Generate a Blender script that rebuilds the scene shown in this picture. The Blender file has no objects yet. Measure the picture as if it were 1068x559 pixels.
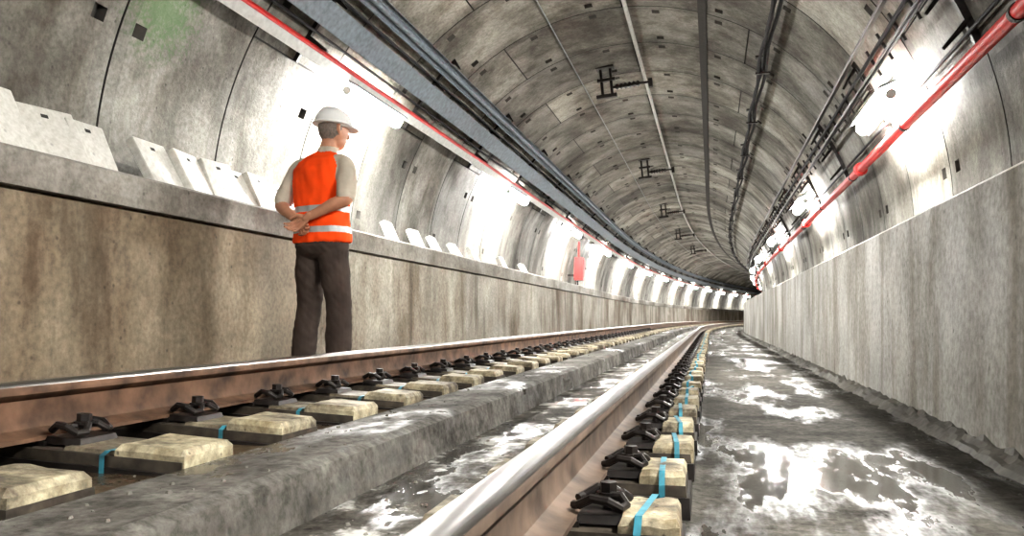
import bpy, bmesh, math, random
from mathutils import Vector, Matrix, noise
from mathutils.bvhtree import BVHTree
random.seed(7)
S = bpy.context.scene
COL = S.collection
CAMZ = 0.55
F = 850.0
TH = math.atan(208/850.0)
S_CURVE, RC = 25.0, 250.0
S0, S1 = -14.0, 124.0
CX, CZ, R = -1.03, 1.35, 2.9

def P(X, s, z):
    if s <= S_CURVE: return Vector((X, s, z))
    a = (s-S_CURVE)/RC
    return Vector((RC-(RC-X)*math.cos(a), S_CURVE+(RC-X)*math.sin(a), z))
def head(s):
    return 0.0 if s <= S_CURVE else -(s-S_CURVE)/RC
def ray(ratio, off=0.0):
    """cross-section point on lining (radius R-off) on a line through eye level"""
    dx, dz = -ratio*math.cos(TH), 1.0
    r = R-off; ox, oz = 0-CX, CAMZ-CZ
    a = dx*dx+dz*dz; b = 2*(ox*dx+oz*dz); c = ox*ox+oz*oz-r*r
    t = (-b+math.sqrt(b*b-4*a*c))/(2*a)
    return dx*t, CAMZ+dz*t
def ang(x, z): return math.atan2(z-CZ, x-CX)

# ---------------- materials ----------------
def newmat(name):
    m = bpy.data.materials.new(name); m.use_nodes = True
    nt = m.node_tree; b = nt.nodes['Principled BSDF']
    return m, nt, b
def N(nt, t, **kw):
    n = nt.nodes.new(t)
    for k, v in kw.items(): setattr(n, k, v)
    return n
def simple(name, col, rough=0.6, metal=0.0, var=0.15, scale=20, bump=0.1, spec=0.5):
    m, nt, b = newmat(name)
    tc = N(nt, 'ShaderNodeTexCoord'); no = N(nt, 'ShaderNodeTexNoise')
    no.inputs['Scale'].default_value = scale; no.inputs['Detail'].default_value = 4
    nt.links.new(tc.outputs['Object'], no.inputs['Vector'])
    cr = N(nt, 'ShaderNodeValToRGB')
    cr.color_ramp.elements[0].position = .3; cr.color_ramp.elements[1].position = .7
    cr.color_ramp.elements[0].color = tuple(c*(1-var) for c in col)+(1,)
    cr.color_ramp.elements[1].color = tuple(min(1, c*(1+var)) for c in col)+(1,)
    nt.links.new(no.outputs['Fac'], cr.inputs['Fac']); nt.links.new(cr.outputs['Color'], b.inputs['Base Color'])
    b.inputs['Roughness'].default_value = rough; b.inputs['Metallic'].default_value = metal
    b.inputs['Specular IOR Level'].default_value = spec
    if bump:
        bp = N(nt, 'ShaderNodeBump'); bp.inputs['Strength'].default_value = bump; bp.inputs['Distance'].default_value = .01
        nt.links.new(no.outputs['Fac'], bp.inputs['Height']); nt.links.new(bp.outputs['Normal'], b.inputs['Normal'])
    return m
def concrete(name, c1, c2, stain=(0.2, 0.12, 0.06), stain_amt=0.3, rough=(.55, .85), tone=False, pits=0.5, streak=(1, 1, .45), stain_scale=.5, bump=.35, stain_lo=.45, stain_hi=.66, spec=.5, pit_scale=9, base_scale=1.3, blotch=None, rlo=.40, rhi=.58, drips=0, algae=None, fine=.58, wet=False):
    m, nt, b = newmat(name); L = nt.links.new
    tc = N(nt, 'ShaderNodeTexCoord')
    n1 = N(nt, 'ShaderNodeTexNoise'); n1.inputs['Scale'].default_value = base_scale; n1.inputs['Detail'].default_value = 6; n1.inputs['Roughness'].default_value = .68
    L(tc.outputs['Object'], n1.inputs['Vector'])
    r1 = N(nt, 'ShaderNodeValToRGB'); r1.color_ramp.elements[0].position = .36; r1.color_ramp.elements[1].position = .64
    r1.color_ramp.elements[0].color = c1+(1,); r1.color_ramp.elements[1].color = c2+(1,)
    L(n1.outputs['Fac'], r1.inputs['Fac'])
    col = r1.outputs['Color']
    n2 = N(nt, 'ShaderNodeTexNoise'); n2.inputs['Scale'].default_value = stain_scale; n2.inputs['Detail'].default_value = 6; n2.inputs['Roughness'].default_value = .65
    mp = N(nt, 'ShaderNodeMapping'); mp.inputs['Scale'].default_value = streak; mp.inputs['Location'].default_value = (3.1, 7.7, 1.3)
    L(tc.outputs['Object'], mp.inputs['Vector']); L(mp.outputs['Vector'], n2.inputs['Vector'])
    r2 = N(nt, 'ShaderNodeValToRGB'); r2.color_ramp.elements[0].position = stain_lo; r2.color_ramp.elements[1].position = stain_hi
    L(n2.outputs['Fac'], r2.inputs['Fac'])
    mm = N(nt, 'ShaderNodeMath', operation='MULTIPLY'); mm.inputs[1].default_value = stain_amt; L(r2.outputs['Color'], mm.inputs[0])
    mx = N(nt, 'ShaderNodeMixRGB'); mx.inputs[2].default_value = stain+(1,)
    L(mm.outputs[0], mx.inputs[0]); L(col, mx.inputs[1]); col = mx.outputs[0]
    vo = N(nt, 'ShaderNodeTexVoronoi'); vo.inputs['Scale'].default_value = pit_scale
    L(tc.outputs['Object'], vo.inputs['Vector'])
    r3 = N(nt, 'ShaderNodeValToRGB'); r3.color_ramp.elements[0].position = .05; r3.color_ramp.elements[1].position = .12
    r3.color_ramp.elements[0].color = (1-pits,)*3+(1,); r3.color_ramp.elements[1].color = (1, 1, 1, 1)
    L(vo.outputs['Distance'], r3.inputs['Fac'])
    m2 = N(nt, 'ShaderNodeMixRGB', blend_type='MULTIPLY'); m2.inputs[0].default_value = 1
    L(col, m2.inputs[1]); L(r3.outputs['Color'], m2.inputs[2]); col = m2.outputs[0]
    n4 = N(nt, 'ShaderNodeTexNoise'); n4.inputs['Scale'].default_value = 28; n4.inputs['Detail'].default_value = 6; n4.inputs['Roughness'].default_value = .7
    L(tc.outputs['Object'], n4.inputs['Vector'])
    r4 = N(nt, 'ShaderNodeValToRGB'); r4.color_ramp.elements[0].position = .33; r4.color_ramp.elements[1].position = .62
    r4.color_ramp.elements[0].color = (fine, fine*.985, fine*.95, 1); r4.color_ramp.elements[1].color = (1.0, 1.0, 1.0, 1)
    L(n4.outputs['Fac'], r4.inputs['Fac'])
    m3 = N(nt, 'ShaderNodeMixRGB', blend_type='MULTIPLY'); m3.inputs[0].default_value = 1
    L(col, m3.inputs[1]); L(r4.outputs['Color'], m3.inputs[2]); col = m3.outputs[0]
    if drips:
        nd = N(nt, 'ShaderNodeTexNoise'); nd.inputs['Scale'].default_value = 3.2; nd.inputs['Detail'].default_value = 5; nd.inputs['Roughness'].default_value = .6
        md = N(nt, 'ShaderNodeMapping'); md.inputs['Scale'].default_value = (1, 1.2, .16)
        L(tc.outputs['Object'], md.inputs['Vector']); L(md.outputs['Vector'], nd.inputs['Vector'])
        rd = N(nt, 'ShaderNodeValToRGB'); rd.color_ramp.elements[0].position = .50; rd.color_ramp.elements[1].position = .68
        rd.color_ramp.elements[0].color = (1, 1, 1, 1); q = 1-drips; rd.color_ramp.elements[1].color = (q, q*.95, q*.86, 1)
        L(nd.outputs['Fac'], rd.inputs['Fac'])
        me_ = N(nt, 'ShaderNodeMixRGB', blend_type='MULTIPLY'); me_.inputs[0].default_value = 1
        L(col, me_.inputs[1]); L(rd.outputs['Color'], me_.inputs[2]); col = me_.outputs[0]
    if blotch:
        r5 = N(nt, 'ShaderNodeValToRGB'); r5.color_ramp.elements[0].position = .54; r5.color_ramp.elements[1].position = .61
        L(n1.outputs['Fac'], r5.inputs['Fac'])
        mb = N(nt, 'ShaderNodeMixRGB'); mb.inputs[2].default_value = blotch+(1,)
        L(r5.outputs['Color'], mb.inputs[0]); L(col, mb.inputs[1]); col = mb.outputs[0]
    if algae:
        vd = N(nt, 'ShaderNodeVectorMath', operation='DISTANCE'); vd.inputs[1].default_value = algae
        L(tc.outputs['Object'], vd.inputs[0])
        ad_ = N(nt, 'ShaderNodeMath', operation='ADD'); L(vd.outputs['Value'], ad_.inputs[0]); L(n4.outputs['Fac'], ad_.inputs[1])
        ra = N(nt, 'ShaderNodeMapRange'); ra.inputs['From Min'].default_value = .62; ra.inputs['From Max'].default_value = .9; ra.inputs['To Min'].default_value = .75; ra.inputs['To Max'].default_value = 0
        L(ad_.outputs[0], ra.inputs['Value'])
        ma = N(nt, 'ShaderNodeMixRGB'); ma.inputs[2].default_value = (.10, .20, .07, 1)
        L(ra.outputs[0], ma.inputs[0]); L(col, ma.inputs[1]); col = ma.outputs[0]
    if tone:
        at = N(nt, 'ShaderNodeAttribute', attribute_name='tone')
        m4 = N(nt, 'ShaderNodeMixRGB', blend_type='MULTIPLY'); m4.inputs[0].default_value = 1
        L(col, m4.inputs[1]); L(at.outputs['Color'] if tone == 'rgb' else at.outputs['Fac'], m4.inputs[2]); col = m4.outputs[0]
    L(col, b.inputs['Base Color']); b.inputs['Specular IOR Level'].default_value = spec
    mr = N(nt, 'ShaderNodeMapRange'); mr.inputs['From Min'].default_value = rlo; mr.inputs['From Max'].default_value = rhi
    mr.inputs['To Min'].default_value = rough[0]; mr.inputs['To Max'].default_value = rough[1]
    L(n2.outputs['Fac'], mr.inputs['Value']); L(mr.outputs[0], b.inputs['Roughness'])
    bp = N(nt, 'ShaderNodeBump'); bp.inputs['Strength'].default_value = bump; bp.inputs['Distance'].default_value = .01
    ad = N(nt, 'ShaderNodeMath', operation='ADD'); L(n4.outputs['Fac'], ad.inputs[0]); L(r3.outputs['Color'], ad.inputs[1])
    L(ad.outputs[0], bp.inputs['Height']); L(bp.outputs['Normal'], b.inputs['Normal'])
    if wet:
        # standing water: where the low spots are, sheen goes up and the surface flattens
        ms = N(nt, 'ShaderNodeMapRange'); ms.inputs['From Min'].default_value = rlo; ms.inputs['From Max'].default_value = rhi
        ms.inputs['To Min'].default_value = .06; ms.inputs['To Max'].default_value = .5
        L(n2.outputs['Fac'], ms.inputs['Value']); L(ms.outputs[0], b.inputs['Specular IOR Level'])
        mb2 = N(nt, 'ShaderNodeMapRange'); mb2.inputs['From Min'].default_value = rlo; mb2.inputs['From Max'].default_value = rhi
        mb2.inputs['To Min'].default_value = bump*1.6; mb2.inputs['To Max'].default_value = .03
        L(n2.outputs['Fac'], mb2.inputs['Value']); L(mb2.outputs[0], bp.inputs['Strength'])
    return m

ax, az = ray(1.76, 0)
M_lining = concrete('lining_concrete', (.185, .175, .15), (.41, .40, .355), stain=(.06, .052, .04), stain_amt=.8, tone=True, pits=.4, stain_scale=1.1, streak=(1, .8, .5), bump=.55, drips=.42, algae=(ax, 4.85, az))
M_groove = simple('joint_dark', (.035, .033, .03), .9)
M_pocket = simple('pocket_dark', (.06, .056, .05), .9)
M_wallL = concrete('left_wall_concrete', (.25, .23, .19), (.45, .425, .365), stain=(.11, .07, .04), stain_amt=.85, rough=(.6, .85), stain_scale=.8, tone='rgb', drips=.45)
M_ledge = concrete('ledge_concrete', (.21, .195, .17), (.39, .37, .33), stain=(.09, .07, .05), stain_amt=.7, streak=(1, .5, 1), stain_scale=1)
M_wallR = concrete('right_wall_concrete', (.34, .33, .305), (.56, .55, .515), stain=(.17, .145, .105), stain_amt=.65, stain_scale=1.2, streak=(1, 1, .35), tone='rgb', drips=.35)
M_wet = concrete('wet_floor', (.045, .042, .036), (.13, .122, .106), stain=(.03, .027, .022), stain_amt=.75, rough=(.85, .07), pits=.4, streak=(1, .28, 1), stain_scale=2.4, bump=.3, rlo=.49, rhi=.60, base_scale=2.6, fine=.38, pit_scale=16, wet=True)
M_kerb = concrete('kerb_concrete', (.055, .051, .045), (.22, .21, .19), stain=(.035, .029, .022), stain_amt=.85, rough=(.8, .2), streak=(1, .5, 1), stain_scale=2.4, base_scale=3, bump=.4, fine=.38, wet=True, rlo=.50, rhi=.63)
M_slab = concrete('slab_dirty', (.035, .025, .015), (.12, .088, .055), stain=(.022, .014, .009), stain_amt=.7, rough=(.8, .15), streak=(1, 1, 1), stain_scale=2.5, base_scale=4, wet=True, rlo=.47, rhi=.6)
M_channel = concrete('channel_wet', (.045, .04, .034), (.16, .15, .13), stain=(.028, .024, .02), stain_amt=.8, rough=(.8, .06), streak=(1, .5, 1), stain_scale=3, base_scale=4, blotch=(.42, .41, .38), bump=.4, fine=.38, wet=True, rlo=.47, rhi=.58)
M_block = concrete('sleeper_yellow', (.25, .20, .115), (.58, .52, .36), stain=(.055, .04, .028), stain_amt=.9, rough=(.6, .8), streak=(1, 1, 1), stain_scale=6, stain_lo=.42, stain_hi=.62, pits=.6, base_scale=8, pit_scale=22, fine=.45)
M_blockd = concrete('sleeper_dirty', (.10, .078, .05), (.30, .26, .18), stain=(.04, .034, .026), stain_amt=.85, rough=(.5, .8), streak=(1, 1, 1), stain_scale=5, pits=.5, base_scale=7)
M_base = simple('sleeper_base_dark', (.045, .037, .028), .6, var=.6, spec=.25)
M_iron = simple('dark_iron', (.022, .018, .016), .42, .4, var=.5)
M_strap = simple('blue_strap', (.03, .17, .22), .5, var=.5)
M_head = simple('rail_head_steel', (.24, .225, .21), .30, 1.0, var=.25, scale=6, bump=.05)
M_rust = simple('rail_rust', (.095, .055, .034), .7, .0, var=.65, scale=9, bump=.45, spec=.25)
M_rustR = simple('rail_side_worn', (.10, .072, .053), .55, .15, var=.6, scale=8, bump=.3, spec=.35)
M_red = simple('red_pipe_paint', (.46, .013, .011), .42, var=.15)
M_grey = simple('galvanised_steel', (.30, .32, .33), .5, .3, var=.2)
M_traybl = simple('tray_bluegrey', (.15, .18, .21), .6, .1, var=.25)
M_white = simple('white_conduit', (.50, .50, .48), .6, var=.15)
M_black = simple('black_cable', (.02, .02, .022), .7, var=.3, spec=.2)
M_debris = concrete('debris', (.06, .054, .045), (.20, .19, .16), stain=(.04, .03, .025))
M_plate = concrete('cover_slab_concrete', (.62, .61, .56), (.78, .77, .72), stain=(.42, .38, .31), stain_amt=.5, stain_scale=2.5, fine=.75, pits=.3)
def emis(name, col, st):
    m, nt, b = newmat(name)
    b.inputs['Base Color'].default_value = col+(1,)
    b.inputs['Emission Color'].default_value = col+(1,); b.inputs['Emission Strength'].default_value = st
    return m
M_tube = emis('lamp_tube', (1.0, .985, .95), 430)

def mkobj(name, verts, faces, mats, mi=None, smooth=False, parent=None):
    me = bpy.data.meshes.new(name); me.from_pydata([tuple(v) for v in verts], [], faces)
    for m in mats: me.materials.append(m)
    if mi: me.polygons.foreach_set('material_index', mi)
    if smooth is True: me.polygons.foreach_set('use_smooth', [True]*len(me.polygons))
    me.update(); o = bpy.data.objects.new(name, me); COL.objects.link(o)
    if parent: o.parent = parent
    return o
def empty(name, loc=(0, 0, 0)):
    e = bpy.data.objects.new(name, None); e.location = loc; e.empty_display_size = .2; COL.objects.link(e); return e

def srange(s0, s1):
    out = [s0]; s = s0
    while s < s1-1e-6:
        s = min(s+(4 if s < S_CURVE-4 else 2), s1); out.append(s)
    return out
def sweep(name, prof, mats, mi=None, closed=True, s0=S0, s1=S1, smooth=False, parent=None, ss=None, fn=None, caps=True):
    ss = ss or srange(s0, s1); n = len(prof); V = []; Fc = []; MI = []
    for s in ss:
        for (x, z) in prof:
            if fn: dx, dz = fn(s)
            else: dx = dz = 0
            V.append(P(x+dx, s, z+dz))
    m = n if closed else n-1
    for i in range(len(ss)-1):
        for j in range(m):
            a = i*n+j; b = i*n+(j+1) % n
            Fc.append((a, b, b+n, a+n)); MI.append(mi[j] if mi else 0)
    if closed and caps:
        Fc.append(tuple(range(n))[::-1]); MI.append(0); Fc.append(tuple((len(ss)-1)*n+k for k in range(n))); MI.append(0)
    return mkobj(name, V, Fc, mats, MI, smooth, parent)
def circ(x, z, r, n=12): return [(x+r*math.cos(2*math.pi*k/n), z+r*math.sin(2*math.pi*k/n)) for k in range(n)]
def lrect(x, z, w, h, off=0):
    a = ang(x, z); nx, nz = -math.cos(a), -math.sin(a); tx, tz = -nz, nx
    return [(x+tx*u+nx*v, z+tz*u+nz*v) for u, v in ((-w/2, off), (w/2, off), (w/2, off+h), (-w/2, off+h))]

class Acc:
    def __init__(s): s.v = []; s.f = []; s.m = []
    def add(s, verts, faces, m=0):
        b = len(s.v); s.v += [Vector(v) for v in verts]
        s.f += [tuple(i+b for i in f) for f in faces]; s.m += [m]*len(faces)
    def box(s, lo, hi, m=0, taper=0.0, tz=0.0):
        (x0, y0, z0), (x1, y1, z1) = lo, hi; t = taper
        v = [(x0, y0, z0), (x1, y0, z0), (x1, y1, z0), (x0, y1, z0), (x0+t, y0+t, z1), (x1-t, y0+t, z1), (x1-t, y1-t, z1), (x0+t, y1-t, z1)]
        s.add(v, [(3, 2, 1, 0), (4, 5, 6, 7), (0, 1, 5, 4), (1, 2, 6, 5), (2, 3, 7, 6), (3, 0, 4, 7)], m)
    def tube(s, pts, r, n=8, m=0):
        pts = [Vector(p) for p in pts]; V = []; Fc = []
        rr = r if isinstance(r, (list, tuple)) else [r]*len(pts)
        up = None
        for i, p in enumerate(pts):
            d = (pts[min(i+1, len(pts)-1)]-pts[max(i-1, 0)]).normalized()
            if up is None: up = d.orthogonal().normalized()
            up = (up-d*up.dot(d)).normalized(); q = d.cross(up)
            for k in range(n):
                a = 2*math.pi*k/n; V.append(p+(up*math.cos(a)+q*math.sin(a))*rr[i])
        for i in range(len(pts)-1):
            for k in range(n):
                Fc.append((i*n+k, i*n+(k+1) % n, (i+1)*n+(k+1) % n, (i+1)*n+k))
        Fc.append(tuple(range(n))[::-1]); Fc.append(tuple((len(pts)-1)*n+k for k in range(n)))
        s.add(V, Fc, m)
    def merge(s, o, mat, flipx=False):
        b = len(s.v)
        s.v += [mat @ v for v in o.v]; s.f += [tuple(i+b for i in (f[::-1] if flipx else f)) for f in o.f]; s.m += o.m
    def obj(s, name, mats, smooth=False, parent=None): return mkobj(name, s.v, s.f, mats, s.m, smooth, parent)
def frame(X, s, z, tilt=0):
    return Matrix.Translation(P(X, s, z)) @ Matrix.Rotation(head(s), 4, 'Z') @ Matrix.Rotation(tilt, 4, 'Y')
def solidify_smooth_angle(o, deg=40):
    for p in o.data.polygons: p.use_smooth = True
    try:
        with bpy.context.temp_override(active_object=o, object=o, selected_objects=[o], selected_editable_objects=[o]):
            bpy.ops.object.shade_smooth_by_angle(angle=math.radians(deg))
    except Exception as e:
        for p in o.data.polygons: p.use_smooth = False

# ---------------- tunnel lining ----------------
def build_lining():
    pitch = 1.3; ph = 5.81
    k0 = math.floor((S0-ph)/pitch); k1 = math.ceil((S1-ph)/pitch)
    lo, hi = -6.0, 186.0
    pc = [7.5+15*k for k in range(13)]; hw = .9
    jc = [30*k for k in range(0, 7)]; jw = .15
    lines = set([lo, hi])
    for c in pc: lines |= {c-hw, c+hw}
    for c in jc: lines |= {c-jw, c+jw}
    a = lo
    while a < hi:
        if all(abs(a-l) > 1.0 for l in lines): lines.add(a)
        a += 1.5
    lines = sorted(lines)
    sl = [0, .018, .13, .24, .65, 1.06, 1.17, 1.3]
    V = []; Fc = []; MI = []; T = []; SM = []; cache = {}
    def lp(s, phi, r=R):
        a = math.radians(phi); return P(CX+r*math.cos(a), s, CZ+r*math.sin(a))
    def gv(i, j, s, phi):
        key = (i, j)
        if key not in cache: cache[key] = len(V); V.append(lp(s, phi))
        return cache[key]
    def addq(vs, m, t):
        b = len(V); V.extend(vs); Fc.append(tuple(range(b, b+len(vs)))); MI.append(m); T.append(t); SM.append(False)
    rnd = random.Random(3)
    for k in range(k0, k1):
        par = k % 2; rt = rnd.uniform(.8, 1.12); tones = [rt*rnd.uniform(.62, 1.28) for _ in range(10)]
        for si in range(7):
            sa, sb = ph+k*pitch+sl[si], ph+k*pitch+sl[si+1]
            for j in range(len(lines)-1):
                pa, pb = lines[j], lines[j+1]; mid = (pa+pb)/2
                seg = int((mid+90+(30 if par else 0))//60)
                t = tones[seg]
                isj = any(abs(mid-c) < jw for c in jc[(0 if par else 1)::2])
                if si == 0 or isj:
                    r = R+.02
                    addq([lp(sa, pa, r), lp(sa, pb, r), lp(sb, pb, r), lp(sb, pa, r)], 1, 1)
                    if isj and si:
                        addq([lp(sa, pa), lp(sa, pa, r), lp(sb, pa, r), lp(sb, pa)], 1, 1); addq([lp(sa, pb), lp(sb, pb), lp(sb, pb, r), lp(sa, pb, r)], 1, 1)
                    else:
                        addq([lp(sa, pa), lp(sa, pb), lp(sa, pb, r), lp(sa, pa, r)], 1, 1); addq([lp(sb, pa), lp(sb, pa, r), lp(sb, pb, r), lp(sb, pb)], 1, 1)
                    continue
                isp = False
                if si in (2, 5):
                    for ci, c in enumerate(pc):
                        top = 40 < c < 140
                        if abs(mid-c) < hw*.9 and ((si == 2 and (top or (ci+k) % 2 == 1)) or (si == 5 and (ci+k) % 2 == 0 and (top or k % 2 == 0))): isp = True
                if isp:
                    r = R+.075
                    e, g = (sa, sb) if si == 2 else (sb, sa)
                    addq([lp(e, pa, r), lp(e, pb, r), lp(g, pb), lp(g, pa)], 2, 1)
                    addq([lp(e, pa), lp(e, pb), lp(e, pb, r), lp(e, pa, r)], 2, 1)
                    addq([lp(e, pa), lp(e, pa, r), lp(g, pa)], 2, 1); addq([lp(e, pb), lp(g, pb), lp(e, pb, r)], 2, 1)
                    continue
                q = (gv((k, si), j, sa, pa), gv((k, si), j+1, sa, pb), gv((k, si+1), j+1, sb, pb), gv((k, si+1), j, sb, pa))
                tt = t*(.80 if si in (1, 6) else 1)
                Fc.append(q); MI.append(0); T.append(tt); SM.append(True)
    o = mkobj('ceiling', V, Fc, [M_lining, M_groove, M_pocket], MI)
    me = o.data
    me.polygons.foreach_set('use_smooth', SM)
    at = me.attributes.new('tone', 'FLOAT', 'FACE'); at.data.foreach_set('value', T)
build_lining()

# ---------------- benches / walls / floor ----------------
ZL = 1.333; ZR = 1.13; XL = -3.10; XR = 1.10
def panel_wall(name, X, sgn, ztop, s_off, pitch, mat, seed, back, first=None):
    V = []; Fc = []; MI = []; T = []; rnd = random.Random(seed)
    k = math.floor((S0-s_off)/pitch)
    while s_off+k*pitch < S1:
        a, b = s_off+k*pitch+.004, s_off+(k+1)*pitch-.004
        q_ = rnd.uniform(.9, 1.08); t = (q_, q_, q_)
        if first and k in first: t = first[k]
        n0 = len(V); ns = 2 if b < S_CURVE else 5
        pr = [(X, -.1), (X, ztop-.015), (X+.015*sgn, ztop), (back, ztop), (back, -.1)]
        for q in range(ns):
            s_ = a+(b-a)*q/(ns-1)
            for x, z in pr: V.append(P(x, s_, z))
        for i in range(ns-1):
            for q in range(4): Fc.append((n0+i*5+q, n0+i*5+q+5, n0+i*5+q+6, n0+i*5+q+1)); MI.append(0); T.append(t)
        Fc.append(tuple(n0+i for i in range(5))); MI.append(0); T.append(t)
        Fc.append(tuple(n0+(ns-1)*5+i for i in range(5))[::-1]); MI.append(0); T.append(t)
        n0 = len(V)
        for s_ in (b, b+.008):
            for x, z in ((X+.012*sgn, -.1), (X+.012*sgn, ztop-.01), (back, ztop-.01)): V.append(P(x, s_, z))
        for q in range(2): Fc.append((n0+q, n0+q+3, n0+q+4, n0+q+1)); MI.append(1); T.append((1, 1, 1))
        k += 1
    o = mkobj(name, V, Fc, [mat, M_groove], MI)
    ca = o.data.color_attributes.new('tone', 'FLOAT_COLOR', 'CORNER')
    cols = []
    for p in o.data.polygons:
        for _ in range(p.loop_total): cols += [*T[p.index], 1.0]
    ca.data.foreach_set('color', cols)
panel_wall('wall_left', XL, -1, ZL-.18, 5.95, 4.2, M_wallL, 2, -3.92, {-1: (.80, .70, .57), -2: (.80, .70, .57), 0: (1.06, 1.05, 1.02)})
panel_wall('wall_right', XR, 1, ZR, 8.27, 8.4, M_wallR, 4, 1.855)
sweep('ledge_left', [(XL+.05, ZL-.18), (XL+.05, ZL-.015), (XL+.035, ZL), (-3.925, ZL), (-3.92, ZL-.18)], [M_ledge])
fprof = [(-3.12, .15), (-2.2, .145), (-1.33, .14), (-1.31, .165), (-1.06, .165), (-1.025, .15), (-1.005, .03), (-.62, .03), (-.1, .012), (-.03, .0), (1.12, 0.0), (1.12, -.2), (-3.12, -.2)]
fmi = [2, 2, 1, 1, 1, 1, 3, 3, 0, 0, 0, 0, 0]
sweep('floor', fprof, [M_wet, M_kerb, M_slab, M_channel], fmi)

def rubble():
    A = Acc(); rnd = random.Random(5)
    s = 1.0
    ss = []
    while s < 60:
        ss.append(s); s += .05 if s < 12 else .25
    V = []; Fc = []
    for s in ss:
        w = .10+.05*noise.noise(Vector((s*1.7, 0, 0)))+.03*noise.noise(Vector((s*7, 3, 0)))
        for k, u in enumerate((0, .25, .5, .8, 1)):
            h = (.0, .018, .035, .045, .05)[k]*(1+.7*noise.noise(Vector((s*6, u*5, 2)))) if k else -.005
            V.append(P(XR-.001-w*(1-u), s, h))
    for i in range(len(ss)-1):
        for k in range(4): a = i*5+k; Fc.append((a, a+1, a+6, a+5))
    A.add(V, Fc)
    for i in range(1100):
        s = 1+rnd.random()**1.6*30
        x = XR-.06-abs(rnd.gauss(0, .07)) if rnd.random() < .35 else rnd.choice([-.8, -.8, -1.2, -1.42])+rnd.uniform(-.13, .13)
        z = 0 if x > -.1 else (.03 if x > -1 else (.165 if x > -1.3 else .14))
        r = rnd.uniform(.002, .009)
        c = P(x, s, z+r*.3)
        vs = [c+Vector((math.cos(a)*r*rnd.uniform(.7, 1.3), math.sin(a)*r*rnd.uniform(.7, 1.3), -r*.4)) for a in (0, 1.3, 2.5, 3.8, 5)]
        top = [c+(v-c)*.6+Vector((0, 0, r*rnd.uniform(.5, .8))) for v in vs]
        A.add(vs+top, [(5, 6, 7, 8, 9), (4, 3, 2, 1, 0)]+[(q, (q+1) % 5, 5+(q+1) % 5, 5+q) for q in range(5)])
    A.obj('rubble', [M_debris])
rubble()

# ---------------- rails ----------------
XRR, ZRR = -.36, .27
XRL, ZRL = -1.865, .374
half = [(.0, 0), (.020, 0), (.030, -.003), (.036, -.012), (.036, -.034), (.026, -.043), (.010, -.052), (.0085, -.08), (.0085, -.115), (.014, -.132), (.04, -.143), (.075, -.149), (.075, -.16)]
prof = half+[(-x, z) for x, z in half[::-1][:-1]]
mi = []
for j in range(len(prof)):
    a = prof[j]; b = prof[(j+1) % len(prof)]
    mi.append(0 if (a[1] > -.013 and b[1] > -.013) else 1)
track = empty('railway_track')
def rail(name, X, Z, side):
    o = sweep(name, [(X+x, Z+z) for x, z in prof][::-1], [M_head, side], mi[::-1][1:]+mi[::-1][:1], parent=track)
    solidify_smooth_angle(o, 35)
rail('rail_outer', XRL, ZRL, M_rust)
rail('rail_inner', XRR, ZRR, M_rustR)

def wclip(A, sx):
    A.box((min(sx*.07, sx*.19), -.075, -.005), (max(sx*.07, sx*.19), .075, .014), 1, .006)
    for q in (-1, 1):
        pts = [(sx*.135, 0.012*q, .045), (sx*.165, .02*q, .046), (sx*.178, .04*q, .032), (sx*.168, .062*q, .028), (sx*.14, .07*q, .045), (sx*.105, .064*q, .048), (sx*.075, .05*q, .03), (sx*.062, .034*q, .026)]
        A.tube(pts, .0105, 8, 1)
    A.tube([(sx*.135, 0, .0), (sx*.135, 0, .07)], .013, 8, 1)
    A.tube([(sx*.135, 0, .046), (sx*.135, 0, .052)], .027, 12, 1)
    A.tube([(sx*.135, 0, .052), (sx*.135, 0, .074)], .02, 6, 1)
def block(detail, side, rnd):
    A = Acc()
    j = lambda a: rnd.uniform(-a, a)
    x1 = .54 if side == 0 else .28
    A.box((-.30, -.125, -.10), (x1, .125, -.012), 2, .008)
    A.box((-.08, -.085, -.012), (.08, .085, .001), 1)
    def shoulder(x0, x1, h, m=0):
        y0, y1 = -.115, .115
        nx, ny = 8, 8; ph = rnd.uniform(0, 50); V = []; Fc = []
        for i in range(nx+1):
            for k in range(ny+1):
                u = (-1, -.97, -.86, -.5, 0, .5, .86, .97, 1)[i]; v = (-1, -.97, -.86, -.5, 0, .5, .86, .97, 1)[k]
                e = max(abs(u), abs(v)); z = h if e < .9 else (h-.016 if e < .98 else -.045)
                z += .005*noise.noise(Vector((u*2+ph, v*2, 0)))
                xx = (x0+x1)/2+(x1-x0)/2*u*(1+.03*noise.noise(Vector((v*3+ph, u, 3)))); yy = (y0+y1)/2+(y1-y0)/2*v*(1+.03*noise.noise(Vector((u*3, v+ph, 9))))
                V.append((xx, yy, z))
        for i in range(nx):
            for k in range(ny):
                a = i*(ny+1)+k; Fc.append((a, a+ny+1, a+ny+2, a+1))
        A.add(V, Fc, m)
    if side == 0: shoulder(.33+j(.01), .535+j(.012), .022+j(.004))
    else: shoulder(.165+j(.01), .27+j(.01), .004+j(.003), 4)
    shoulder(-.295+j(.01), -.165, .022+j(.004))
    if side == 0: A.box((.15, -.11, -.04), (.335, .11, -.002), 4, .012)
    A.box((-.305, -.13, -.10), (x1+.005, .13, -.042), 1, .002)
    if detail:
        wclip(A, 1); wclip(A, -1)
        for x in ((.318+j(.01), -.225+j(.015)) if side == 0 else (-.225+j(.015),)):
            w = .008; y = .131; zt = .0 if x > 0 else .027
            pts = [(y, -.09), (y, -.01), (y-.02, zt), (-y+.02, zt), (-y, -.01), (-y, -.09)]; sk = j(.015)
            for (a, b) in zip(pts[:-1], pts[1:]):
                v = []
                for (yy, zz) in (a, b):
                    v += [(x-w+sk*yy*8, yy, zz), (x+w+sk*yy*8, yy, zz)]
                A.add([v[0], v[1], v[3], v[2]], [(0, 1, 2, 3)], 3)
    return A
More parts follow.
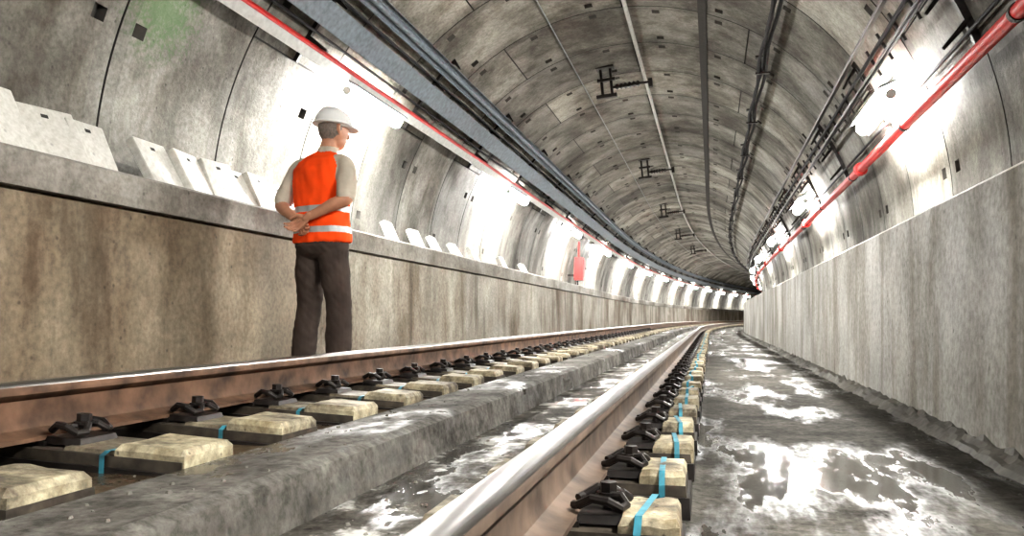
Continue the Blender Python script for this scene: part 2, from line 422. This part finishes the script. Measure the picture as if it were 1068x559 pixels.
def sleepers():
    A = Acc(); rnd = random.Random(11); tilt = math.atan((ZRL-ZRR)/(XRR-XRL))
    for side in (0, 1):
        s = (1.955 if side == 0 else 1.30)-.53*6
        while s < 100:
            T = block(s < 24, side, rnd)
            if side == 1: M = frame(XRR, s, ZRR-.161, 0) @ Matrix.Rotation(math.pi+rnd.uniform(-.02, .02), 4, 'Z')
            else: M = frame(XRL, s, ZRL-.161, tilt*.7) @ Matrix.Rotation(rnd.uniform(-.02, .02), 4, 'Z')
            A.merge(T, M); s += .53
    A.obj('sleeper_blocks', [M_block, M_iron, M_base, M_strap, M_blockd], parent=track)
sleepers()

# ---------------- services on lining ----------------
def pipe(name, ratio, off, r, mat, s0=S0, s1=S1, parent=None, fn=None, n=12, ss=None):
    x, z = ray(ratio, off)
    return sweep(name, circ(x, z, r, n), [mat], smooth=True, s0=s0, s1=s1, parent=parent, fn=fn, ss=ss)
lt = empty('cable_tray')
def tray(name, ratio, w, h, off, mat, parent):
    x, z = ray(ratio, 0); a = ang(x, z); nx, nz = -math.cos(a), -math.sin(a); tx, tz = -nz, nx
    t = .006
    loc = [(-w/2, off+h), (-w/2, off), (w/2, off), (w/2, off+h), (w/2-t, off+h), (w/2-t, off+t), (-w/2+t, off+t), (-w/2+t, off+h)]
    return sweep(name, [(x+tx*u+nx*v, z+tz*u+nz*v) for u, v in loc], [mat], parent=parent)
tray('tray_upper', 1.06, .17, .05, .06, M_traybl, lt)
tray('tray_lower', 1.26, .22, .06, .10, M_traybl, lt)
x, z = ray(1.26, 0); sweep('tray_cover', lrect(x, z, .215, .008, .158), [M_traybl], parent=lt)
for i, (ra, of, r, m) in enumerate([(1.06, .09, .03, M_traybl), (1.16, .05, .016, M_black), (1.38, .05, .014, M_black)]):
    pipe('cable_%d' % (i+1), ra, of, r, m, parent=lt, n=8)
rp = empty('red_conduit')
pipe('conduit_main', 1.475, .16, .036, M_red, parent=rp)
x, z = ray(1.52, 0)
sweep('trunking', lrect(x, z, .09, .05, .15), [M_white], parent=rp)
def strut(A, ra, rb, s, inn=.035, n=6):
    a0, a1 = ang(*ray(ra, 0)), ang(*ray(rb, 0))
    for k in range(n):
        v = []
        for aa in (a0+(a1-a0)*k/n, a0+(a1-a0)*(k+1)/n):
            for rr in (R+.01, R-inn):
                for ds in (-.02, .02): v.append(P(CX+rr*math.cos(aa), s+ds, CZ+rr*math.sin(aa)))
        A.add(v, [(0, 1, 3, 2), (4, 6, 7, 5), (0, 4, 5, 1), (2, 3, 7, 6), (0, 2, 6, 4), (1, 5, 7, 3)])
def brackets_left():
    A = Acc()
    s = 5.81-1.3*14+.65
    while s < 90:
        strut(A, 1.0, 1.62, s)
        for ra, ln, o_ in ((1.06, .14, .10), (1.26, .18, .125), (1.49, .24, .05)):
            x, z = ray(ra, 0); a = ang(x, z)
            nx, nz = -math.cos(a), -math.sin(a); tx, tz = -nz, nx
            bx, bz = x+tx*o_, z+tz*o_
            v = []
            for d in (0, ln):
                hh = .05 if d == 0 else .018
                for u in (0, hh):
                    for ds in (-.018, .018): v.append(P(bx+nx*d+tx*u, s+ds, bz+nz*d+tz*u))
            A.add(v, [(0, 1, 3, 2), (4, 6, 7, 5), (0, 4, 5, 1), (2, 3, 7, 6), (0, 2, 6, 4), (1, 5, 7, 3)])
        s += 2.6
    A.obj('brackets', [M_iron], parent=lt)
brackets_left()
rm = empty('fire_main_pipe')
pipe('pipe_body', -1.0, .16, .045, M_red, parent=rm, n=16)
A = Acc(); x, z = ray(-1.0, .16); xw, zw = ray(-1.0, 0)
s = 4.35-5.2*2
while s < 80:
    A.tube([P(x, s-.06, z), P(x, s-.055, z), P(x, s+.055, z), P(x, s+.06, z)], [.05, .064, .064, .05], 16, 0)
    A.tube([P(x, s-.012, z+.0), P(x, s+.012, z)], .074, 12, 0)
    for d in (.5, 3.1):
        A.tube([P(x, s+d, z), P(xw+.03, s+d, zw-.02)], .014, 6, 1)
        A.tube([P(x, s+d-.02, z), P(x, s+d+.02, z)], .052, 16, 1)
    s += 5.2
A.obj('couplings', [M_red, M_iron], parent=rm)
cl = empty('cable_ladder')
for i, (ra, of, r, m) in enumerate([(-.61, .17, .018, M_black), (-.66, .17, .02, M_black), (-.90, .05, .014, M_black)]):
    pipe('cable_%d' % (i+1), ra, of, r, m, parent=cl, n=8)
x, z = ray(-.70, 0); sweep('ladder_stringer_a', lrect(x, z, .02, .06, .14), [M_iron], parent=cl)
x, z = ray(-.58, 0); sweep('ladder_stringer_b', lrect(x, z, .02, .06, .14), [M_iron], parent=cl)
A = Acc()
s = .3
while s < 75:
    xa, za = ray(-.70, .15); xb, zb = ray(-.58, .15)
    A.tube([P(xa, s, za), P(xb, s, zb)], .012, 6)
    s += .45
s = .65
while s < 75:
    strut(A, -.54, -1.02, s, .04)
    for ra in (-.575, -.705, -.86):
        x, z = ray(ra, 0); x2, z2 = ray(ra, .22)
        A.tube([P(x, s, z), P(x2, s, z2)], [.025, .012], 6)
    s += 2.6
A.obj('ladder_brackets', [M_iron], parent=cl)

pipe('overhead_conduit', .277, .05, .026, M_white, n=8)
x, z = ray(.03, 0); sweep('crown_joint_strip', lrect(x, z, .10, .02, -.005), [M_groove])
pipe('thin_ceiling_cable', .55, .03, .008, M_grey, n=6)
oc = empty('overhead_cable_bundle')
ssf = [S0+.5*k for k in range(int((70-S0)/.5))]
for i, (dx, dz) in enumerate(((0, 0), (.07, .015), (.03, .05))):
    sweep('cable_%d' % (i+1), circ(.56+dx, CAMZ+3.02+dz, .02, 8), [M_black], smooth=True, ss=ssf, parent=oc,
          fn=lambda s, i=i: (.02*math.sin(s*2.4+i), -.025*abs(math.sin(s*math.pi/2.6))))
A = Acc(); s = 2.6*-3
zt = CZ+math.sqrt(R*R-(.6-CX)**2)
while s < 70:
    b = Acc(); b.box((-.05, -.02, -.0), (.12, .02, .02)); b.box((.0, -.012, .0), (.025, .012, zt-CAMZ-3.0+.04)); b.box((-.05, -.04, zt-CAMZ-3.0), (.1, .04, zt-CAMZ-3.0+.02))
    A.merge(b, frame(.57, s, CAMZ+2.985)); s += 2.6
A.obj('hangers', [M_iron], parent=oc)

def cat_support(s, nm='catenary_support'):
    x, z = ray(.425, 0); A = Acc()
    A.box((-.13, -.10, -.02), (.13, .10, .05), 0)
    A.tube([(-.07, 0, 0), (-.07, 0, -.42)], .022, 8, 0); A.tube([(.07, 0, 0), (.07, 0, -.42)], .022, 8, 0)
    A.box((-.13, -.035, -.20), (.13, .035, -.16), 0); A.box((-.16, -.035, -.44), (.14, .035, -.39), 0)
    pts = []; rr = []
    for k in range(13):
        pts.append((.12+.03*k, 0, -.30)); rr.append(.05 if k % 2 else .024)
    A.tube(pts, rr, 12, 0)
    A.tube([(.06, 0, -.30), (.64, 0, -.30)], .018, 8, 0); A.box((.60, -.04, -.38), (.66, .04, -.26), 0)
    o = A.obj(nm, [M_iron]); a = ang(x, z)-math.pi/2
    o.matrix_world = Matrix.Translation(P(x, s, z)) @ Matrix.Rotation(head(s), 4, 'Z') @ Matrix.Rotation(-a*.55, 4, 'Y')
for s in (11.9, 19.0, 26.5, 34, 42): cat_support(s)

# ---------------- lamps ----------------
def lamp(ratio, s, mat, off=.22):
    x, z = ray(ratio, off); xw, zw = ray(ratio, 0)
    A = Acc(); L = .62
    a = ang(x, z); nx, nz = -math.cos(a), -math.sin(a); tx, tz = -nz, nx
    if tz < 0: tx, tz = -tx, -tz
    def pr(u, v, ds): return P(x+tx*u+nx*v, s+ds, z+tz*u+nz*v)
    prof_ = [(.075, -.09), (.10, -.06), (.10, .06), (.075, .09)]
    v = [pr(u, w, d) for d in (-L-.04, L+.04) for u, w in prof_]
    A.add(v, [(0, 1, 2, 3), (7, 6, 5, 4), (0, 4, 5, 1), (1, 5, 6, 2), (2, 6, 7, 3), (3, 7, 4, 0)], 0)
    for d in (-L-.03, L):
        A.tube([pr(0, 0, d), pr(0, 0, d+.03)], .045, 10, 2)
    for d in (-.45, .45):
        A.tube([pr(.085, -.0, d), P(xw+tx*.085, s+d, zw+tz*.085)], .012, 6, 0)
    A.tube([pr(0, 0, -L), pr(0, 0, -L+.02), pr(0, 0, L-.02), pr(0, 0, L)], [.055, .072, .072, .055], 7, 1)
    A.obj('tunnel_lamp', [M_grey, mat, M_white])
for k in range(-3, 13):
    if k == -1: continue
    lamp(1.60, 7.75+6.3*k, M_tube)
for k in range(-3, 9): lamp(-.80, 7.9+6.3*k, M_tube)

def hydrant():
    A = Acc()
    A.box((-.12, -.20, 0), (.12, .20, .62), 0, .01); A.box((.12, -.16, .08), (.135, .16, .55), 0)
    A.tube([(.14, .1, .32), (.17, .1, .32)], .02, 8, 1); A.tube([(0, -.1, .6), (0, -.1, 1.05)], .03, 10, 0)
    A.box((-.3, -.16, .1), (-.11, -.10, .16), 1)
    A.box((-.3, .10, .1), (-.11, .16, .16), 1)
    A.box((-.10, -.18, -.26), (-.06, -.14, .02), 1); A.box((-.10, .14, -.26), (-.06, .18, .02), 1)
    o = A.obj('fire_hydrant_cabinet', [M_red, M_iron]); o.matrix_world = frame(-3.52, 22.2, ZL+.265)
hydrant()

def slab(s, w, h, X=-3.42, lean=.45, mat=M_plate, yaw=0):
    t = .06; A = Acc(); c = .010
    A.box((-t/2, -w/2, 0), (t/2, w/2, h), 0, 0)
    o = A.obj('concrete_cover_slab', [mat, M_groove])
    B = Acc(); B.box((t/2-.004, -.02, h*.80), (t/2+.002, .02, h*.86), 1)
    bm = bmesh.new(); bm.from_mesh(o.data)
    bmesh.ops.bevel(bm, geom=bm.edges[:], offset=c, segments=2, affect='EDGES', profile=.6)
    bm.to_mesh(o.data); bm.free()
    me = bpy.data.meshes.new('t'); me.from_pydata([tuple(v) for v in B.v], [], B.f)
    bm = bmesh.new(); bm.from_mesh(o.data); n0 = len(bm.faces); bm.from_mesh(me); bm.faces.ensure_lookup_table()
    for f in bm.faces[n0:]: f.material_index = 1
    bm.to_mesh(o.data); bm.free()
    o.matrix_world = Matrix.Translation(P(X, s, ZL+.012)) @ Matrix.Rotation(head(s)+yaw, 4, 'Z') @ Matrix.Rotation(-lean, 4, 'Y')
def px_s(x, X):
    zc = F*abs(X)/math.cos(TH)/(742-x)
    return (zc+X*math.sin(TH))/math.cos(TH)
for (xa, w_, h, yaw) in ((-50, .3, .42, .0), (0, .28, .40, .05), (50, .36, .38, -.22), (92, .28, .33, .0), (166, .32, .37, .05), (202, .32, .36, .16), (228, .3, .35, -.1), (250, .3, .34, .02), (271, .32, .34, .1), (291, .3, .32, -.06), (405, .3, .27, .1), (432, .3, .27, 0), (452, .3, .26, .1), (474, .3, .26, 0), (492, .3, .26, 0), (522, .3, .24, 0), (545, .3, .24, 0)):
    slab(px_s(xa, -3.42), w_, h, X=-3.34, lean=.5+random.uniform(-.1, .1), yaw=yaw)

# ---------------- person ----------------
def fabric(name, col, var=.12, rough=.85, scale=9):
    return simple(name, col, rough, 0, var, scale, .35, .2)
PM = [fabric('trousers', (.055, .041, .034), .25), fabric('shirt', (.46, .41, .335)), fabric('vest_orange', (.90, .085, .010), .12),
      simple('reflective_tape', (.42, .44, .43), .4, .2, .1), simple('skin', (.44, .22, .135), .5, 0, .08, 30, .1), simple('hair', (.15, .125, .105), .8, 0, .3, 60, .4),
      simple('boots', (.03, .025, .02), .5), simple('helmet_white', (.74, .74, .72), .3, 0, .03)]
class Body(Acc):
    def limb(s, pts, rad, m, n=16, flat=None):
        pts = [Vector(p) for p in pts]
        P2 = []; R2 = []
        k = len(pts)
        for i in range(k-1):
            p0 = pts[max(i-1, 0)]; p1 = pts[i]; p2 = pts[i+1]; p3 = pts[min(i+2, k-1)]
            for q in range(5):
                t = q/5
                P2.append(.5*((2*p1)+(p2-p0)*t+(2*p0-5*p1+4*p2-p3)*t*t+(3*p1-p0-3*p2+p3)*t**3))
                R2.append(rad[i]*(1-t)+rad[i+1]*t)
        P2.append(pts[-1]); R2.append(rad[-1])
        d0 = (P2[0]-P2[1]).normalized(); d1 = (P2[-1]-P2[-2]).normalized()
        st = [(P2[0]+d0*R2[0]*math.sin(a), R2[0]*math.cos(a)) for a in (1.4, 1.0, .5)]
        en = [(P2[-1]+d1*R2[-1]*math.sin(a), R2[-1]*math.cos(a)) for a in (.5, 1.0, 1.4)]
        s.tube([p for p, r in st]+P2+[p for p, r in en], [r for p, r in st]+R2+[r for p, r in en], n, m)
    def loft(s, rings, m, n=32, e=2.4):
        V = []; Fc = []
        for (x, y, z, rx, ry) in rings:
            for k in range(n):
                a = 2*math.pi*k/n; c, sn = math.cos(a), math.sin(a)
                V.append((x+rx*math.copysign(abs(c)**(2/e), c), y+ry*math.copysign(abs(sn)**(2/e), sn), z))
        for i in range(len(rings)-1):
            for k in range(n): Fc.append((i*n+k, i*n+(k+1) % n, (i+1)*n+(k+1) % n, (i+1)*n+k))
        Fc.append(tuple(range(n))[::-1]); Fc.append(tuple((len(rings)-1)*n+k for k in range(n)))
        s.add(V, Fc, m)
    def ell(s, c, r, m, n=20):
        rings = []
        for i in range(1, n):
            a = math.pi*i/n-math.pi/2
            rings.append((c[0], c[1], c[2]+r[2]*math.sin(a), r[0]*math.cos(a), r[1]*math.cos(a)))
        s.loft(rings, m, 24, 2.0)
    def xform(s, i0, M):
        for i in range(i0, len(s.v)): s.v[i] = M @ s.v[i]
    def remesh(s, name, voxel, parent, recolor=None, disp=None, smooth=2):
        src = mkobj(name+'_src', s.v, s.f, PM, s.m)
        md = src.modifiers.new('r', 'REMESH'); md.mode = 'VOXEL'; md.voxel_size = voxel
        m2 = src.modifiers.new('s', 'SMOOTH'); m2.factor = .5; m2.iterations = smooth
        dg = bpy.context.evaluated_depsgraph_get(); ev = src.evaluated_get(dg)
        me = bpy.data.meshes.new_from_object(ev)
        bv = BVHTree.FromPolygons(s.v, s.f)
        me.materials.clear()
        for m in PM: me.materials.append(m)
        for p in me.polygons:
            c = p.center; h = bv.find_nearest(c)
            mi_ = s.m[h[2]]
            if recolor: mi_ = recolor(c, mi_)
            p.material_index = mi_; p.use_smooth = True
        if disp:
            vm = {}
            for p in me.polygons:
                for v in p.vertices: vm[v] = p.material_index
            nn = [v.normal.copy() for v in me.vertices]
            for v in me.vertices: v.co += nn[v.index]*disp(v.co, vm.get(v.index, 0))
        me.update()
        bpy.data.objects.remove(src)
        o = bpy.data.objects.new(name, me); COL.objects.link(o); o.parent = parent
        return o

man = empty('construction_worker', (-2.465, 4.87, .148)); man.rotation_euler = (0, 0, -math.radians(15)); man.scale = (.985,)*3
HM = Matrix.Translation((.046, .03, 0)) @ Matrix.Translation((0, 0, 1.55)) @ Matrix.Rotation(math.radians(-18), 4, 'Z') @ Matrix.Rotation(math.radians(-3), 4, 'X') @ Matrix.Translation((0, 0, -1.55))
B = Body()
B.loft([(0, .0, .80, .10, .09), (0, 0, .83, .175, .118), (0, -.008, .88, .190, .132), (0, -.008, .94, .182, .126), (0, 0, 1.0, .165, .11), (0, 0, 1.03, .16, .10)], 0)
for q in (-1, 1):
    B.limb([(q*.092, -.005, .88), (q*.108, .0, .70), (q*.128, .016, .50), (q*.142, -.006, .32), (q*.150, -.02, .12), (q*.150, -.018, .055)], [.100, .100, .082, .084, .082, .084], 0, 20)
    B.limb([(q*.15, -.06, .045), (q*.155, .03, .045), (q*.165, .12, .036), (q*.168, .165, .032)], [.042, .046, .042, .034], 6)
B.loft([(0, 0, .905, .206, .146), (0, 0, .93, .207, .147), (0, 0, 1.02, .200, .138), (0, 0, 1.12, .194, .131), (0, -.004, 1.22, .198, .130), (0, -.008, 1.32, .206, .130), (0, -.01, 1.39, .203, .122), (.004, -.006, 1.44, .172, .100), (.01, .0, 1.475, .125, .080), (.016, .008, 1.50, .080, .066)], 2, 40, 2.5)
B.loft([(.018, .006, 1.46, .082, .076), (.028, .014, 1.50, .071, .07), (.036, .024, 1.535, .064, .066)], 1, 24, 2)
B.limb([(.018, .006, 1.47), (.044, .036, 1.60)], [.056, .055], 4)
i0 = len(B.v)
B.ell((0, .022, 1.665), (.076, .097, .112), 4)
B.ell((0, .045, 1.590), (.056, .066, .062), 4)
B.limb([(0, .118, 1.665), (0, .132, 1.635), (0, .125, 1.625)], [.010, .014, .012], 4, 10)
B.limb([(-.02, .107, 1.595), (.02, .107, 1.595)], [.008, .008], 4, 8)
B.limb([(-.05, .098, 1.69), (0, .112, 1.692), (.05, .098, 1.69)], [.009, .01, .009], 5, 8)
for q in (-1, 1):
    B.ell((q*.03, .103, 1.668), (.013, .010, .009), 3, 8)
    B.limb([(q*.078, .012, 1.69), (q*.088, .0, 1.675), (q*.086, .004, 1.65), (q*.078, .014, 1.632)], [.010, .012, .010, .007], 4, 10)
B.loft([(0, -.004, 1.590, .050, .062), (0, .0, 1.62, .071, .084), (0, .004, 1.66, .080, .096), (0, .01, 1.72, .080, .098), (0, .01, 1.74, .06, .07)], 5, 28, 2.1)
B.xform(i0, HM)
HMi = HM.inverted()
shR, elR, wrR = (.182, -.008, 1.415), (.290, -.105, 1.165), (.050, -.200, 1.052)
shL, elL, wrL = (-.182, -.008, 1.415), (-.285, -.085, 1.165), (-.062, -.172, 1.040)
for sh, el, wr in ((shR, elR, wrR), (shL, elL, wrL)):
    sh, el, wr = Vector(sh), Vector(el), Vector(wr)
    q = math.copysign(1, sh.x)
    B.limb([sh+Vector((-.03*q, 0, .01)), sh+Vector((.020*q, -.005, -.03)), sh.lerp(el, .5)+Vector((.014*q, 0, 0)), sh.lerp(el, .9)], [.056, .064, .060, .060], 1, 20)
    B.limb([sh.lerp(el, .8), el, el.lerp(wr, .3)+Vector((0, -.008, 0)), el.lerp(wr, .7), wr], [.040, .043, .042, .032, .0265], 4, 16)
def recol(c, m):
    if m == 2 and c.z < 1.44:
        if 1.10 < c.z < 1.14 or .965 < c.z < 1.005: return 3
    if m == 5:
        l = HMi @ c
        if l.y > .035 and l.z < 1.68: return 4
    return m
def disp(co, m):
    if m == 0:
        f = noise.noise(Vector((co.x*9, co.y*9, co.z*10)))+.8*noise.noise(Vector((co.x*18, co.y*18, co.z*24+co.x*25)))
        return .0065*f
    if m in (1, 2, 3):
        f = noise.noise(Vector((co.x*8+3, co.y*8, co.z*7+co.x*8)))+.7*noise.noise(Vector((co.x*20, co.y*20, co.z*10+co.x*9)))
        return .010*f
    return 0
body = B.remesh('body', .0065, man, recol, disp)
def hand(name, W, d, n, t, curls, spread=1.0):
    H = Body(); W = Vector(W); d = Vector(d).normalized(); n = Vector(n).normalized(); t = Vector(t); t = (t-d*t.dot(d)).normalized(); n = (n-d*n.dot(d)-t*n.dot(t)).normalized()
    H.limb([W-d*.03, W+d*.01], [.026, .025], 4, 14)
    offs = (.031, .0105, -.0105, -.030); lens = (.076, .084, .078, .060); kn = (.088, .092, .088, .080)
    for i in range(4):
        K = W+d*kn[i]+t*offs[i]
        H.limb([W+t*offs[i]*.45+d*.005, W+d*kn[i]*.5+t*offs[i]*.8, K], [.015, .0145, .0118], 4, 10)
        p = K; a = 0; pts = [K]; L = lens[i]
        for q, fr in enumerate((.45, .30, .25)):
            a += curls[q]*(1+.08*i)
            p = p+(d*math.cos(a)+n*math.sin(a))*L*fr+t*offs[i]*.05*spread; pts.append(p)
        H.limb(pts, [.0105, .0095, .0088, .0075], 4, 10)
    H.limb([W+d*.018+t*.018+n*.004, W+d*.045+t*.044+n*.014, W+d*.070+t*.052+n*.026, W+d*.092+t*.048+n*.034], [.016, .0145, .011, .0085], 4, 10)
    return H.remesh(name, .0028, man, smooth=3)
hand('hand_right', wrR, (-.80, -.12, -.52), (0, -1, 0), (-.5, 0, .85), (.45, .55, .4))
hand('hand_left', wrL, (.72, .0, -.62), (0, -1, 0), (.6, 0, .8), (.35, .6, .5))
Hm = Body()
rings = []
for i in range(15):
    a = (math.pi/2)*i/15
    rings.append((0, .012, 1.690+.112*math.sin(a), .110*math.cos(a)**.8, .132*math.cos(a)**.8))
Hm.loft(rings, 7, 36, 2.0)
Hm.loft([(0, .014, 1.684, .116, .140), (0, .014, 1.690, .122, .146), (0, .014, 1.698, .113, .136)], 7, 36, 2.0)
Hm.loft([(0, .065, 1.676, .094, .135), (0, .065, 1.683, .096, .138), (0, .06, 1.694, .090, .125)], 7, 36, 2.0)
Hm.limb([(0, -.105, 1.74), (0, -.06, 1.790), (0, .01, 1.808), (0, .08, 1.79), (0, .125, 1.74)], [.010, .012, .012, .012, .010], 7, 10)
for q in (-1, 1):
    Hm.limb([(q*.05, -.07, 1.757), (q*.052, .01, 1.788), (q*.05, .09, 1.76)], [.006, .008, .006], 7, 8)
Hm.xform(0, HM)
hm = Hm.remesh('hard_hat', .004, man, smooth=2)

# ---------------- light / world / camera ----------------
w = bpy.data.worlds.new('World'); S.world = w; w.use_nodes = True
bg = w.node_tree.nodes['Background']; bg.inputs[0].default_value = (.95, .95, 1, 1); bg.inputs[1].default_value = .6

cam = bpy.data.cameras.new('camera'); co = bpy.data.objects.new('camera', cam); COL.objects.link(co)
cam.sensor_width = 36; cam.lens = 36*F/1068; cam.shift_y = 52.5/1068; cam.clip_start = .02; cam.clip_end = 400
co.location = (0, 0, CAMZ); co.rotation_euler = (math.pi/2, 0, TH)
S.camera = co
S.view_settings.view_transform = 'Standard'
for lk in ('Medium High Contrast', 'None'):
    try:
        S.view_settings.look = lk; break
    except Exception: pass
S.view_settings.exposure = 0.0
